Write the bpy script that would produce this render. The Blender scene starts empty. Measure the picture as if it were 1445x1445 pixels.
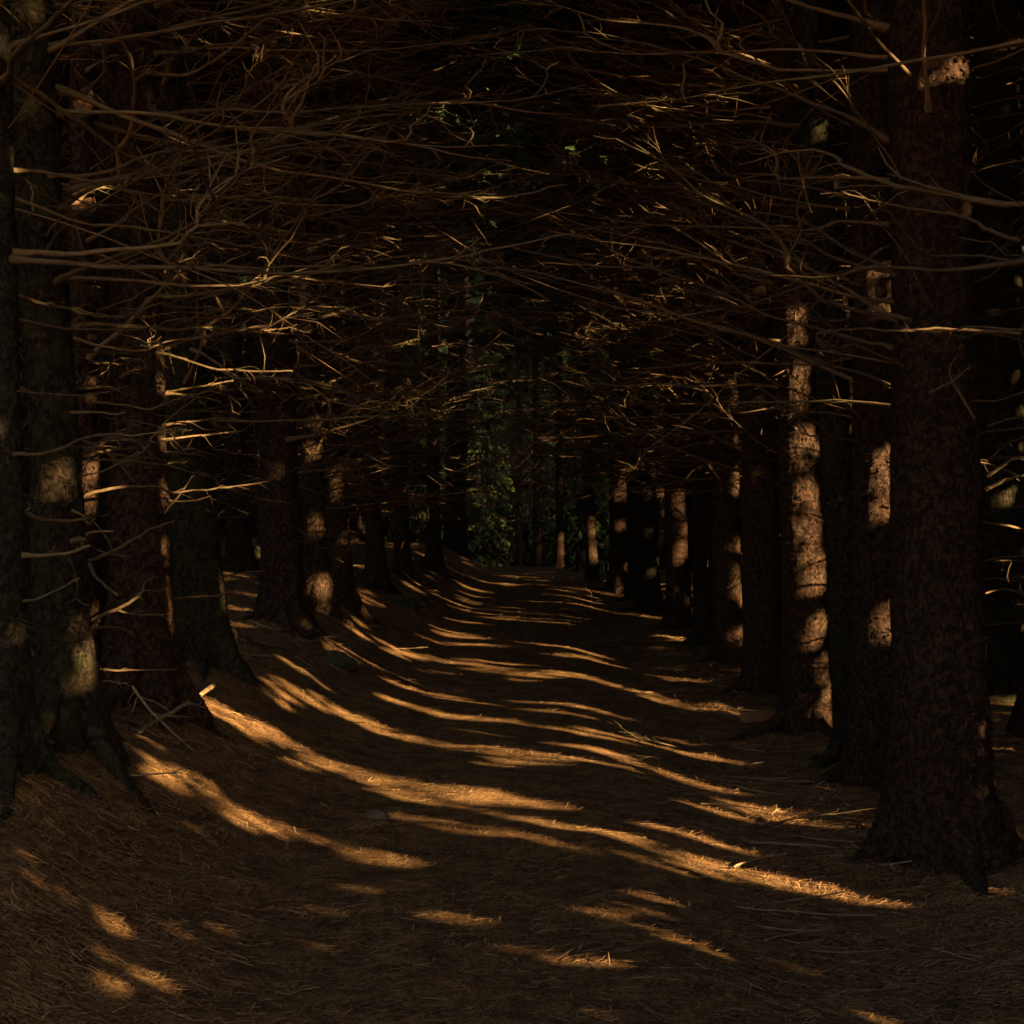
import bpy, math
import numpy as np
from mathutils import Vector, Matrix
sc = bpy.context.scene
col = sc.collection
R = math.radians
rng = np.random.default_rng(11)

# ------------------------------------------------------------------ camera, sky, sun, exposure
FPX, CX, HY, CAMZ = 1942.0, 722.5, 745.0, 1.5          # photo pixels (1445 wide): focal, centre column, horizon row, eye height
cam = bpy.data.cameras.new('camera'); camo = bpy.data.objects.new('camera', cam); col.objects.link(camo)
camo.location = (0, 0, CAMZ); camo.rotation_euler = (R(90), 0, 0)
cam.sensor_width = 36; cam.lens = FPX / 1445 * 36; cam.shift_y = (HY - 722.5) / 1445
cam.clip_start = .05; cam.clip_end = 2000
sc.camera = camo
AZ, EL = R(33), R(17)                                   # sun: to the right, AZ behind square, EL above the horizon
ca, sa, ce, se = math.cos(AZ), math.sin(AZ), math.cos(EL), math.sin(EL)
SUN = np.array([ca * ce, -sa * ce, se])
w = bpy.data.worlds.new('World'); sc.world = w; w.use_nodes = True
nt = w.node_tree; bg = nt.nodes['Background']
sky = nt.nodes.new('ShaderNodeTexSky'); sky.sky_type = 'NISHITA'; sky.sun_disc = False
sky.sun_elevation = EL; sky.sun_rotation = math.atan2(SUN[0], SUN[1]); sky.air_density = 1.0; sky.dust_density = 7.0; sky.ozone_density = .6
nt.links.new(sky.outputs[0], bg.inputs[0]); bg.inputs[1].default_value = .080
sl = bpy.data.lights.new('sun', 'SUN'); so = bpy.data.objects.new('sun', sl); col.objects.link(so)
sl.energy = 5; sl.angle = R(.55); sl.color = (1, .71, .35)
so.rotation_euler = Vector(-SUN).to_track_quat('-Z', 'Y').to_euler()
vs = sc.view_settings; vs.view_transform = 'Standard'; vs.look = 'None'; vs.gamma = 1; vs.use_curve_mapping = False
vs.exposure = 2.3
sc.cycles.use_denoising = True
sc.cycles.max_bounces = 4; sc.cycles.diffuse_bounces = 3; sc.cycles.glossy_bounces = 2
sc.cycles.transparent_max_bounces = 4

# ------------------------------------------------------------------ helpers
def ss(a, b, x):
    t = np.clip((np.asarray(x, float) - a) / (b - a), 0, 1); return t * t * (3 - 2 * t)
def vnoise(P, seed=0):
    P = np.asarray(P, float); I = np.floor(P).astype(np.int64); f = P - I; f = f * f * (3 - 2 * f)
    def h(i, j, k):
        n = (i * 374761393 + j * 668265263 + k * 2147483647 + seed * 974634777) & 0xffffffff
        n = ((n ^ (n >> 13)) * 1274126177) & 0xffffffff
        return ((n ^ (n >> 16)) & 0xffff) / 32767.5 - 1
    x, y, z = I[..., 0], I[..., 1], I[..., 2]; fx, fy, fz = f[..., 0], f[..., 1], f[..., 2]
    r = 0
    for a in (0, 1):
        for b in (0, 1):
            for c in (0, 1):
                r = r + h(x + a, y + b, z + c) * (fx if a else 1 - fx) * (fy if b else 1 - fy) * (fz if c else 1 - fz)
    return r
def n2(x, y, s, seed=0):
    return vnoise(np.stack([np.asarray(x) * s, np.asarray(y) * s, np.zeros_like(np.asarray(x, float)) + .37], -1), seed)

def mesh(name, V, Q, smooth=True):
    V = np.asarray(V, np.float32); Q = np.asarray(Q, np.int32)
    m = bpy.data.meshes.new(name); k = Q.shape[1]
    m.vertices.add(len(V)); m.vertices.foreach_set('co', V.ravel())
    m.loops.add(Q.size); m.loops.foreach_set('vertex_index', Q.ravel())
    m.polygons.add(len(Q)); m.polygons.foreach_set('loop_start', np.arange(0, Q.size, k, dtype=np.int32))
    m.polygons.foreach_set('use_smooth', np.full(len(Q), smooth))
    m.update(calc_edges=True); return m
def obj(name, m, mat=None, parent=None, **props):
    o = bpy.data.objects.new(name, m); col.objects.link(o)
    if mat is not None and not m.materials: m.materials.append(mat)
    if parent is not None: o.parent = parent
    for k, v in props.items(): o[k] = v
    return o
def empty(name, loc, label, cat, group=None):
    o = bpy.data.objects.new(name, None); col.objects.link(o); o.location = loc; o.empty_display_size = .2
    o['label'] = label; o['category'] = cat
    if group: o['group'] = group
    return o
class Acc:
    def __init__(s): s.V, s.Q, s.n = [], [], 0
    def add(s, V, Q):
        s.V.append(np.asarray(V, float)); s.Q.append(np.asarray(Q) + s.n); s.n += len(V)
    def mesh(s, name, smooth=True): return mesh(name, np.concatenate(s.V), np.concatenate(s.Q), smooth)
def tube(P, rad, sides):
    P = np.asarray(P, float); n = len(P); rad = np.asarray(rad, float)
    T = np.gradient(P, axis=0); T /= np.linalg.norm(T, axis=1)[:, None] + 1e-9
    ref = np.array([0, 0, 1.]) if abs(T[:, 2]).mean() < .8 else np.array([1., 0, 0])
    A = np.cross(T, ref); A /= np.linalg.norm(A, axis=1)[:, None] + 1e-9; B = np.cross(T, A)
    th = np.arange(sides) / sides * 2 * np.pi
    V = P[:, None] + rad[:, None, None] * (np.cos(th)[None, :, None] * A[:, None] + np.sin(th)[None, :, None] * B[:, None])
    i = np.arange(n - 1)[:, None] * sides; j = np.arange(sides)[None]; j2 = (j + 1) % sides
    Q = np.stack([i + j, i + j2, i + sides + j2, i + sides + j], -1).reshape(-1, 4)
    return V.reshape(-1, 3), Q
def smooth_line(P, n):
    P = np.asarray(P, float); t = np.linspace(0, len(P) - 1, n); out = []
    for x in t:
        i = min(int(x), len(P) - 2); f = x - i
        p0, p1, p2, p3 = P[max(i - 1, 0)], P[i], P[i + 1], P[min(i + 2, len(P) - 1)]
        out.append(.5 * (2 * p1 + (p2 - p0) * f + (2 * p0 - 5 * p1 + 4 * p2 - p3) * f * f + (3 * p1 - p0 - 3 * p2 + p3) * f ** 3))
    return np.array(out)

# ------------------------------------------------------------------ materials
def newmat(name, rough=.9, spec=.2):
    m = bpy.data.materials.new(name); m.use_nodes = True
    b = m.node_tree.nodes['Principled BSDF']; b.inputs['Roughness'].default_value = rough
    b.inputs['Specular IOR Level'].default_value = spec
    return m, m.node_tree, b
def node(nt, kind, **kw):
    n = nt.nodes.new(kind)
    for k, v in kw.items():
        if k in n.inputs: n.inputs[k].default_value = v
        else: setattr(n, k, v)
    return n
def ramp(nt, src, stops):
    r = nt.nodes.new('ShaderNodeValToRGB'); e = r.color_ramp.elements
    while len(e) < len(stops): e.new(.5)
    for x, (p, c) in zip(e, stops): x.position = p; x.color = (*c, 1) if len(c) == 3 else c
    nt.links.new(src, r.inputs[0]); return r.outputs[0]
def mapping(nt, scale, src='Object', rot=(0, 0, 0)):
    t = nt.nodes.new('ShaderNodeTexCoord'); m = nt.nodes.new('ShaderNodeMapping')
    m.inputs['Scale'].default_value = scale; m.inputs['Rotation'].default_value = rot
    nt.links.new(t.outputs[src], m.inputs[0]); return m.outputs[0]
def noise(nt, vec, scale, detail=5, rough=.6, dist=0):
    n = node(nt, 'ShaderNodeTexNoise', Scale=scale, Detail=detail, Roughness=rough, Distortion=dist)
    nt.links.new(vec, n.inputs['Vector']); return n.outputs['Fac']
def mix(nt, f, a, b, blend='MIX'):
    n = nt.nodes.new('ShaderNodeMix'); n.data_type = 'RGBA'; n.blend_type = blend
    for s, v in ((0, f), (6, a), (7, b)):
        if isinstance(v, bpy.types.NodeSocket): nt.links.new(v, n.inputs[s])
        elif s == 0: n.inputs[0].default_value = v
        else: n.inputs[s].default_value = (*v, 1)
    return n.outputs[2]
def math_(nt, op, a, b=0.0):
    n = nt.nodes.new('ShaderNodeMath'); n.operation = op
    for s, v in ((0, a), (1, b)):
        if isinstance(v, bpy.types.NodeSocket): nt.links.new(v, n.inputs[s])
        else: n.inputs[s].default_value = v
    return n.outputs[0]
def bump(nt, b, h, dist, strength=1.0, prev=None):
    n = node(nt, 'ShaderNodeBump', Strength=strength, Distance=dist); nt.links.new(h, n.inputs['Height'])
    if prev: nt.links.new(prev, n.inputs['Normal'])
    nt.links.new(n.outputs[0], b.inputs['Normal']); return n.outputs[0]

def bark_material(name, red, grey, moss_amt):
    m, nt, b = newmat(name, .92, .15)
    oi = nt.nodes.new('ShaderNodeObjectInfo')
    v = mapping(nt, (1, 1, .75))
    off = nt.nodes.new('ShaderNodeVectorMath'); off.operation = 'ADD'
    s = nt.nodes.new('ShaderNodeVectorMath'); s.operation = 'SCALE'; s.inputs[0].default_value = (37, 11, 23)
    nt.links.new(oi.outputs['Random'], s.inputs['Scale']); nt.links.new(v, off.inputs[0]); nt.links.new(s.outputs[0], off.inputs[1])
    v = off.outputs[0]
    wob = node(nt, 'ShaderNodeTexNoise', Scale=22, Detail=5, Roughness=.7); nt.links.new(v, wob.inputs['Vector'])
    wv = nt.nodes.new('ShaderNodeVectorMath'); wv.operation = 'MULTIPLY_ADD'
    nt.links.new(wob.outputs['Color'], wv.inputs[0]); wv.inputs[1].default_value = (.09, .09, .09); nt.links.new(v, wv.inputs[2])
    vor = node(nt, 'ShaderNodeTexVoronoi', Scale=38, feature='SMOOTH_F1', Smoothness=.35); nt.links.new(wv.outputs[0], vor.inputs['Vector'])
    fine = noise(nt, v, 110, 6, .75); mid = noise(nt, v, 9, 5, .6); big = noise(nt, v, 2.2, 4, .55); grit = noise(nt, wv.outputs[0], 40, 5, .75)
    c = ramp(nt, grit, [(.38, [x * .25 for x in red]), (.5, red), (.62, grey)])
    c = mix(nt, math_(nt, 'MULTIPLY', ramp(nt, big, [(.42, (0, 0, 0)), (.62, (1, 1, 1))]), .6), c, grey, 'MIX')
    c = mix(nt, math_(nt, 'MULTIPLY', ramp(nt, fine, [(.40, (1, 1, 1)), (.54, (0, 0, 0))]), .8), c, (.03, .019, .013))
    c = mix(nt, math_(nt, 'MULTIPLY', ramp(nt, vor.outputs['Distance'], [(.38, (0, 0, 0)), (.62, (1, 1, 1))]), .8), c, (.022, .016, .011))
    ms = math_(nt, 'MULTIPLY', ramp(nt, mid, [(.5, (0, 0, 0)), (.66, (1, 1, 1))]), moss_amt)
    c = mix(nt, ms, c, (.085, .09, .022))
    nt.links.new(c, b.inputs['Base Color'])
    flake = ramp(nt, vor.outputs['Distance'], [(.0, (1, 1, 1)), (.75, (0, 0, 0))])
    n1 = bump(nt, b, flake, .022, 1.0)
    n1 = bump(nt, b, grit, .03, 1.0, n1)
    bump(nt, b, fine, .010, 1.0, n1)
    return m
BARK = bark_material('spruce_bark', (.225, .098, .054), (.21, .128, .078), .15)
BARK_MOSS = bark_material('mossy_bark', (.14, .085, .048), (.17, .13, .078), .8)
BARK_GREY = bark_material('smooth_grey_bark', (.125, .095, .065), (.15, .125, .09), .5)

def wood_material(name, a, b_, green):
    m, nt, b = newmat(name, .8, .25)
    oi = nt.nodes.new('ShaderNodeObjectInfo')
    v = mapping(nt, (1.5, 8, 8)); n = noise(nt, v, 9, 5, .65)
    c = ramp(nt, n, [(.3, a), (.7, b_)])
    g = math_(nt, 'MULTIPLY', ramp(nt, noise(nt, mapping(nt, (1, 1, 1)), 3, 3), [(.45, (0, 0, 0)), (.65, (1, 1, 1))]), green)
    c = mix(nt, g, c, (.10, .11, .045))
    c = mix(nt, 1.0, c, ramp(nt, oi.outputs['Random'], [(0, (.55, .5, .45)), (1, (1.15, 1.1, 1.0))]), 'MULTIPLY')
    nt.links.new(c, b.inputs['Base Color']); bump(nt, b, n, .004, .8); return m
DEAD = wood_material('dead_branch_wood', (.12, .072, .040), (.28, .185, .098), .5)
TWIG = wood_material('dry_twig_wood', (.15, .085, .05), (.28, .17, .09), .2)
STICK = wood_material('bleached_stick_wood', (.25, .17, .10), (.42, .30, .18), .1)
CUT = wood_material('cut_log_wood', (.38, .16, .07), (.55, .27, .13), 0)

def foliage_material(name, a, b_):
    m, nt, b = newmat(name, .95, .05)
    n = noise(nt, mapping(nt, (1, 1, 1)), 2.5, 4, .7)
    c = ramp(nt, n, [(.3, a), (.7, b_)]); nt.links.new(c, b.inputs['Base Color']); return m
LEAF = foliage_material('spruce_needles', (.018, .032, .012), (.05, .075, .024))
LEAF_LIT = foliage_material('lit_spruce_needles', (.045, .055, .018), (.11, .12, .042))  # brighter copy of the needles: light of the far opening put into the colour

def ground_material():
    m, nt, b = newmat('needle_litter_ground', .95, .1)
    v = mapping(nt, (1, 1, 1))
    big = noise(nt, v, .9, 5, .6); mid = noise(nt, v, 6, 6, .65); fine = noise(nt, v, 60, 6, .75)
    f1 = noise(nt, mapping(nt, (9, 70, 20), rot=(0, 0, .35)), 1, 5, .7, 1.2)
    f2 = noise(nt, mapping(nt, (70, 12, 20), rot=(0, 0, -.5)), 1, 5, .7, 1.2)
    fib = math_(nt, 'MAXIMUM', f1, f2)
    c = ramp(nt, mid, [(.36, (.10, .05, .023)), (.5, (.23, .118, .048)), (.64, (.36, .195, .078))])
    c = mix(nt, math_(nt, 'MULTIPLY', ramp(nt, fib, [(.52, (0, 0, 0)), (.66, (1, 1, 1))]), .7), c, (.44, .25, .105))
    c = mix(nt, math_(nt, 'MULTIPLY', ramp(nt, fine, [(.40, (1, 1, 1)), (.53, (0, 0, 0))]), .8), c, (.04, .023, .013))
    c = mix(nt, math_(nt, 'MULTIPLY', ramp(nt, big, [(.55, (0, 0, 0)), (.7, (1, 1, 1))]), .35), c, (.10, .085, .03))
    nt.links.new(c, b.inputs['Base Color'])
    n1 = bump(nt, b, fib, .02, .8); n1 = bump(nt, b, fine, .012, .9, n1); bump(nt, b, mid, .04, .6, n1)
    return m
GROUND = ground_material()
def straw_material():
    m, nt, b = newmat('dry_needles', .75, .3)
    g = nt.nodes.new('ShaderNodeNewGeometry')
    c = ramp(nt, g.outputs['Random Per Island'], [(.0, (.06, .028, .014)), (.35, (.17, .078, .033)), (.75, (.34, .175, .07)), (1, (.50, .31, .135))])
    nt.links.new(c, b.inputs['Base Color']); return m
STRAW = straw_material()
def stone_material(name, a, b_, moss):
    m, nt, b = newmat(name, .9, .2)
    v = mapping(nt, (1, 1, 1)); n = noise(nt, v, 12, 6, .7); n2_ = noise(nt, v, 5, 4, .6)
    c = ramp(nt, n, [(.3, a), (.7, b_)])
    c = mix(nt, math_(nt, 'MULTIPLY', ramp(nt, n2_, [(.35, (0, 0, 0)), (.55, (1, 1, 1))]), moss), c, (.05, .065, .016))
    nt.links.new(c, b.inputs['Base Color']); bump(nt, b, n, .02, .9); return m
MOSS = stone_material('mossy_stone', (.06, .05, .035), (.16, .125, .085), .65)
STONE = stone_material('bare_stone', (.13, .085, .055), (.24, .165, .11), .05)

# ------------------------------------------------------------------ ground
def cpath(y): return -.08 + .42 * ss(8, 30, y) - 2.6 * ss(33, 62, y)
def H0(x, y):
    x = np.asarray(x, float); y = np.asarray(y, float); d = x - cpath(y)
    z = .52 * ss(9, 31, y) - 1.7 * ss(33, 62, y)
    z = z + .60 * ss(.65, 2.5, -d) + .35 * ss(3, 9, -d) - .15 * ss(.4, 1.7, d) + .10 * ss(2.2, 4, d) + .3 * ss(4, 10, d)
    z = z + .035 * n2(x, y, .7, 1) + .022 * n2(x, y, 2.1, 2) + (.008 + .02 * ss(.9, 1.8, abs(d))) * n2(x, y, 5.5, 3)
    return z
def hit(px, py, H=H0):
    dx, dz = (px - CX) / FPX, -(py - HY) / FPX
    y = np.linspace(3, 80, 9000); g = CAMZ + dz * y - H(dx * y, y)
    k = np.where(g < 0)[0]; k = k[0] if len(k) else len(y) - 1
    return np.array([dx * y[k], y[k], H(dx * y[k], y[k])])
def at(px, py, Y): return np.array([(px - CX) / FPX * Y, Y, CAMZ - (py - HY) / FPX * Y])

# trees of the two rows along the path: base pixel, top column at row 256, width in pixels at mid height, what it looks like
ROW = [
 # side, bpx, bpy, tpx, wpx, depth override, bark, label
 ('L', 8, 1085, -12, 62, None, 'g', 'spruce cut by the left picture edge, in front of the moss-stained trunk'),
 ('L', 98, 1045, 46, 66, None, 'm', 'slender moss-stained spruce second from the left edge, with short bare stubs low down'),
 ('L', 122, 985, 116, 36, None, 'b', 'thin reddish spruce squeezed between the moss-stained trunk and the stout dark trunk'),
 ('L', 195, 990, 182, 92, None, 'b', 'stout dark spruce on the left bank, reddish along its sunny right edge'),
 ('L', 288, 938, 243, 62, None, 'm', 'leaning spruce on the left bank just past the stout dark trunk, roots spreading right'),
 ('L', 402, 882, 384, 54, None, 'b', 'broad dark spruce with buttress roots beside the forest opening on the left'),
 ('L', 450, 862, 412, 31, None, 'b', 'sun-flecked spruce right behind the buttressed dark one on the left'),
 ('L', 484, 858, 448, 30, None, 'b', 'spruce with long slanting roots running down to the path, left side'),
 ('L', 532, 832, 520, 26, None, 'b', 'dim slim spruce on the left bank behind the slanting roots'),
 ('L', 570, 818, 556, 22, None, 'b', 'dim spruce on the left bank above the low mossy log'),
 ('L', 612, 806, 600, 20, None, 'b', 'dim spruce on the left just before the black trunk at the path crest'),
 ('L', 643, 801, 636, 30, 33.0, 'g', 'black silhouetted spruce at the left of the crest beside the green opening'),
 ('R', 1332, 1218, 1310, 128, None, 'b', 'thick dark spruce in the right foreground, nearest to the viewer'),
 ('R', 1243, 1110, 1228, 74, None, 'b', 'spruce with an orange sunlit band, half hidden by the thick foreground trunk'),
 ('R', 1207, 1077, 1155, 47, None, 'g', 'smooth grey unlit spruce between two sunlit trunks on the right'),
 ('R', 1141, 1036, 1112, 61, None, 'b', 'flaky sun-dappled spruce with a brightly lit foot on the right'),
 ('R', 1080, 981, 1060, 54, None, 'b', 'dark spruce with a flared foot next to the orange cut log'),
 ('R', 1029, 938, 1016, 40, None, 'b', 'sun-flecked spruce on the right between two dark trunks'),
 ('R', 994, 912, 984, 27, None, 'g', 'narrow black spruce on the right beside the brightest roots'),
 ('R', 959, 889, 950, 32, None, 'b', 'reddish spruce sunlit along its whole height in the right row'),
 ('R', 918, 866, 912, 26, None, 'g', 'black spruce in the right row, nearer one of a close dark pair'),
 ('R', 900, 852, 893, 24, None, 'g', 'black spruce in the right row, farther one of a close dark pair'),
 ('R', 876, 838, 868, 27, None, 'b', 'spruce with a small bright patch high up where the right row meets the crest'),
 ('R', 836, 822, 822, 16, 29.0, 'b', 'thin leaning spruce with peeling lit bark at the path crest'),
 ('R', 790, 815, 778, 12, 36.0, 'b', 'pale thin trunk standing sunlit past the crest, left of the peeling one'),
 ('R', 757, 812, 752, 12, 43.0, 'b', 'dim thin trunk past the crest, beside the pale sunlit one'),
 ('R', 731, 810, 728, 11, 47.0, 'b', 'faint brown trunk past the crest at the edge of the green opening'),
]
TREES = []
for side, bx, by, tx, wpx, Y, bk, lab in ROW:
    if Y is None: p = hit(bx, by)
    else:
        X = (bx - CX) / FPX * Y; p = np.array([X, Y, float(H0(X, Y))])
    lean = ((tx - bx) / FPX * p[1]) / ((by - 256) / FPX * p[1])
    TREES.append(dict(side=side, p=p, lean=lean, r=wpx / FPX * p[1] / 2, bark=bk, label=lab))
# neighbours just out of frame whose boughs reach into it, and the rest of the rows behind the viewer
for side, x, y, lab in (('R', 2.35, 4.8, 'spruce standing just beyond the right picture edge, only its branches reaching in'),
                        ('L', -2.6, 4.6, 'spruce standing just beyond the left picture edge, only its branches reaching in')):
    TREES.append(dict(side=side, p=np.array([x, y, float(H0(x, y))]), lean=-.03, r=.17, bark='b', label=lab))
TP = np.array([t['p'] for t in TREES]); TR = np.array([t['r'] for t in TREES])
def H(x, y):
    z = H0(x, y); x = np.asarray(x, float); y = np.asarray(y, float)
    for p, r in zip(TP, TR):
        z = z + .04 * np.exp(-((x - p[0]) ** 2 + (y - p[1]) ** 2) / (r * 2.6) ** 2)
    return z

def spaced(stops):
    out = [stops[0][0]]
    for (a, _), (b, st) in zip(stops[:-1], stops[1:]):
        n = max(1, int(round((b - a) / st))); out += list(a + (b - a) * np.arange(1, n + 1) / n)
    return np.array(out)
ds = spaced([(-400, 0), (-60, 60), (-14, 3), (-5, .4), (-1.45, .05), (1.45, .05), (4, .05), (14, .5), (60, 4), (400, 60)])
ys = spaced([(-400, 0), (-30, 60), (2.5, 1.5), (9, .04), (16, .06), (34, .14), (70, .6), (120, 5), (700, 80)])
D, YY = np.meshgrid(ds, ys); XX = D + cpath(YY); GV = np.stack([XX, YY, H(XX, YY)], -1).reshape(-1, 3)
nx = len(ds); i = np.arange(len(ys) - 1)[:, None] * nx; j = np.arange(nx - 1)[None]
GQ = np.stack([i + j, i + j + 1, i + nx + j + 1, i + nx + j], -1)
onp = (np.abs((ds[:-1] + ds[1:]) / 2) < 1.45)
def submesh(name, Q):
    Q = Q.reshape(-1, 4); u, inv = np.unique(Q, return_inverse=True); return mesh(name, GV[u], inv.reshape(-1, 4))
yin = (ys[:-1] > -31) & (ys[:-1] < 120)
pm = yin[:, None] & onp[None]
obj('forest_floor', submesh('forest_floor', GQ[~pm]), GROUND, kind='structure')
obj('path', submesh('path', GQ[pm]), GROUND, kind='structure')

# ------------------------------------------------------------------ dry needles and straws lying on the ground
def litter(n, ymin, ymax, wid, seed):
    g = np.random.default_rng(seed)
    y = ymin * (ymax / ymin) ** g.random(n); x = (g.random(n) * 2 - 1) * np.minimum(.40 * y + .2, 6)
    dd = np.abs(x - cpath(y)); keep = g.random(n) < .25 + .75 * ss(.6, 1.6, dd); x, y = x[keep], y[keep]; n = len(x)
    L = (.022 + .085 * g.random(n) ** 2.4) * (1 + .5 * ss(12, 25, y)); a = g.normal(0, .9, n) + np.where(g.random(n) < .3, 1.57, 0)
    W = wid * (.5 + g.random(n)) * (1 + .6 * ss(10, 20, y)) * np.minimum(1, y / 8)
    dx, dy = np.cos(a), np.sin(a); V = []
    bow = g.normal(0, .12, n) * L; lift = .003 + .010 * g.random(n) ** 2; tip = g.random(n) ** 5 * .022
    for k, t in enumerate((-.5, 0, .5)):
        px = x + dx * L * t - dy * bow * (k == 1); py = y + dy * L * t + dx * bow * (k == 1)
        pz = H(px, py) + lift + tip * (t + .5)
        for s in (-1, 1): V.append(np.stack([px - dy * W * s, py + dx * W * s, pz + s * W * .4], -1))
    V = np.stack(V, 1).reshape(-1, 3); b = np.arange(n)[:, None] * 6
    Q = np.concatenate([b + [0, 1, 3, 2], b + [2, 3, 5, 4]], 0)
    return V, Q
acc = Acc(); acc.add(*litter(110000, 3.4, 13, .0014, 1)); acc.add(*litter(50000, 12, 32, .002, 2))
obj('needle_litter', acc.mesh('needle_litter', False), STRAW, kind='stuff', label='dry orange-brown needles and straws strewn over path and banks')

# ------------------------------------------------------------------ branches
def wander(start, direc, L, n, g, wob, lift=0.):
    P = [np.array(start, float)]; d = np.array(direc, float); d /= np.linalg.norm(d)
    for k in range(n - 1):
        d = d + g.normal(0, wob, 3) * (1, 1, .8) + np.array([0, 0, lift / n]); d /= np.linalg.norm(d); P.append(P[-1] + d * L / (n - 1))
    return np.array(P)
def twigs_on(acc, P, g, n, L, r0, sub=2, lo=.2, thick=1.0):
    T = np.gradient(P, axis=0)
    for k in range(n):
        f = lo + (1 - lo) * g.random() ** .8; i = min(int(f * (len(P) - 1)), len(P) - 2)
        t = T[i] / (np.linalg.norm(T[i]) + 1e-9); sd = np.cross(t, [0, 0, 1.]); sd /= np.linalg.norm(sd) + 1e-9
        s = 1 if g.random() < .5 else -1
        d = t * (.5 + .5 * g.random()) + sd * s * (.4 + .6 * g.random()) + np.array([0, 0, g.normal(-.08, .25)])
        l = L * (.35 + .65 * g.random()) * (1.1 - .6 * f)
        q = wander(P[i], d, l, 6, g, .26, -.12); acc.add(*tube(q, np.linspace(r0, r0 * .35, 6) * thick, 4))
        for _ in range(g.integers(0, sub + 1)):
            ii = g.integers(1, 5); tt = q[ii + 1 if ii < 5 else 5] - q[ii]
            dd = tt / (np.linalg.norm(tt) + 1e-9) + g.normal(0, .55, 3)
            q2 = wander(q[ii], dd, l * (.25 + .35 * g.random()), 4, g, .2); acc.add(*tube(q2, np.linspace(r0 * .6, r0 * .25, 4) * thick, 3))
def branch_mesh(seed, stub=False):
    g = np.random.default_rng(seed); acc = Acc(); n = 9 if stub else 26
    D0 = np.array([1, g.normal(0, .08), g.normal(.05, .1)]); D0 /= np.linalg.norm(D0); d = D0.copy(); P = [np.zeros(3)]; lift = g.normal(.15, .25)
    for k in range(n - 1):
        kink = g.normal(0, .42, 3) if g.random() < .16 else g.normal(0, .11, 3)
        d = d + kink * (1, 1, .8) + .22 * (D0 + np.array([0, 0, lift * k / n]) - d); d /= np.linalg.norm(d); P.append(P[-1] + d / (n - 1))
    P = np.array(P); t = np.linspace(0, 1, n)
    rad = (.026 if stub else .0108) * (1 - (.55 if stub else .82) * t) * (1 + .9 * np.exp(-t / .03)) * (1 + g.normal(0, .12, n)) 
    acc.add(*tube(np.vstack([P, P[-1:] + .002]), np.append(rad, .0003), 6))
    if stub: twigs_on(acc, P, g, g.integers(0, 3), .3, .007, 0, .4)
    else:
        twigs_on(acc, P, g, int(g.integers(2, 4)), .62, .0052, 3, .2); twigs_on(acc, P, g, int(g.integers(7, 13)), .32, .0026, 3, .22)
    return acc.mesh('dead_branch')
BR = [branch_mesh(100 + k) for k in range(18)]; ST = [branch_mesh(300 + k, True) for k in range(8)]
for m in BR + ST: m.materials.append(DEAD)

def place_branch(parent, z, az, pitch, L, axis, r, g, stub=False, thin=False):
    ms = ST if stub else BR; o = bpy.data.objects.new('branch', ms[g.integers(len(ms))]); col.objects.link(o); o.parent = parent
    ax, ay = axis(z); o.location = (ax + math.cos(az) * r * .8, ay + math.sin(az) * r * .8, z)
    o.rotation_euler = (g.uniform(-.5, .5) if not stub else g.uniform(0, 6), -pitch, az)
    th = min(L, 1.6) * g.uniform(.6, 1.15) * (.72 if thin else 1) if not stub else L * g.uniform(.9, 1.5)
    o.scale = (L, th, th); return o

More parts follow.
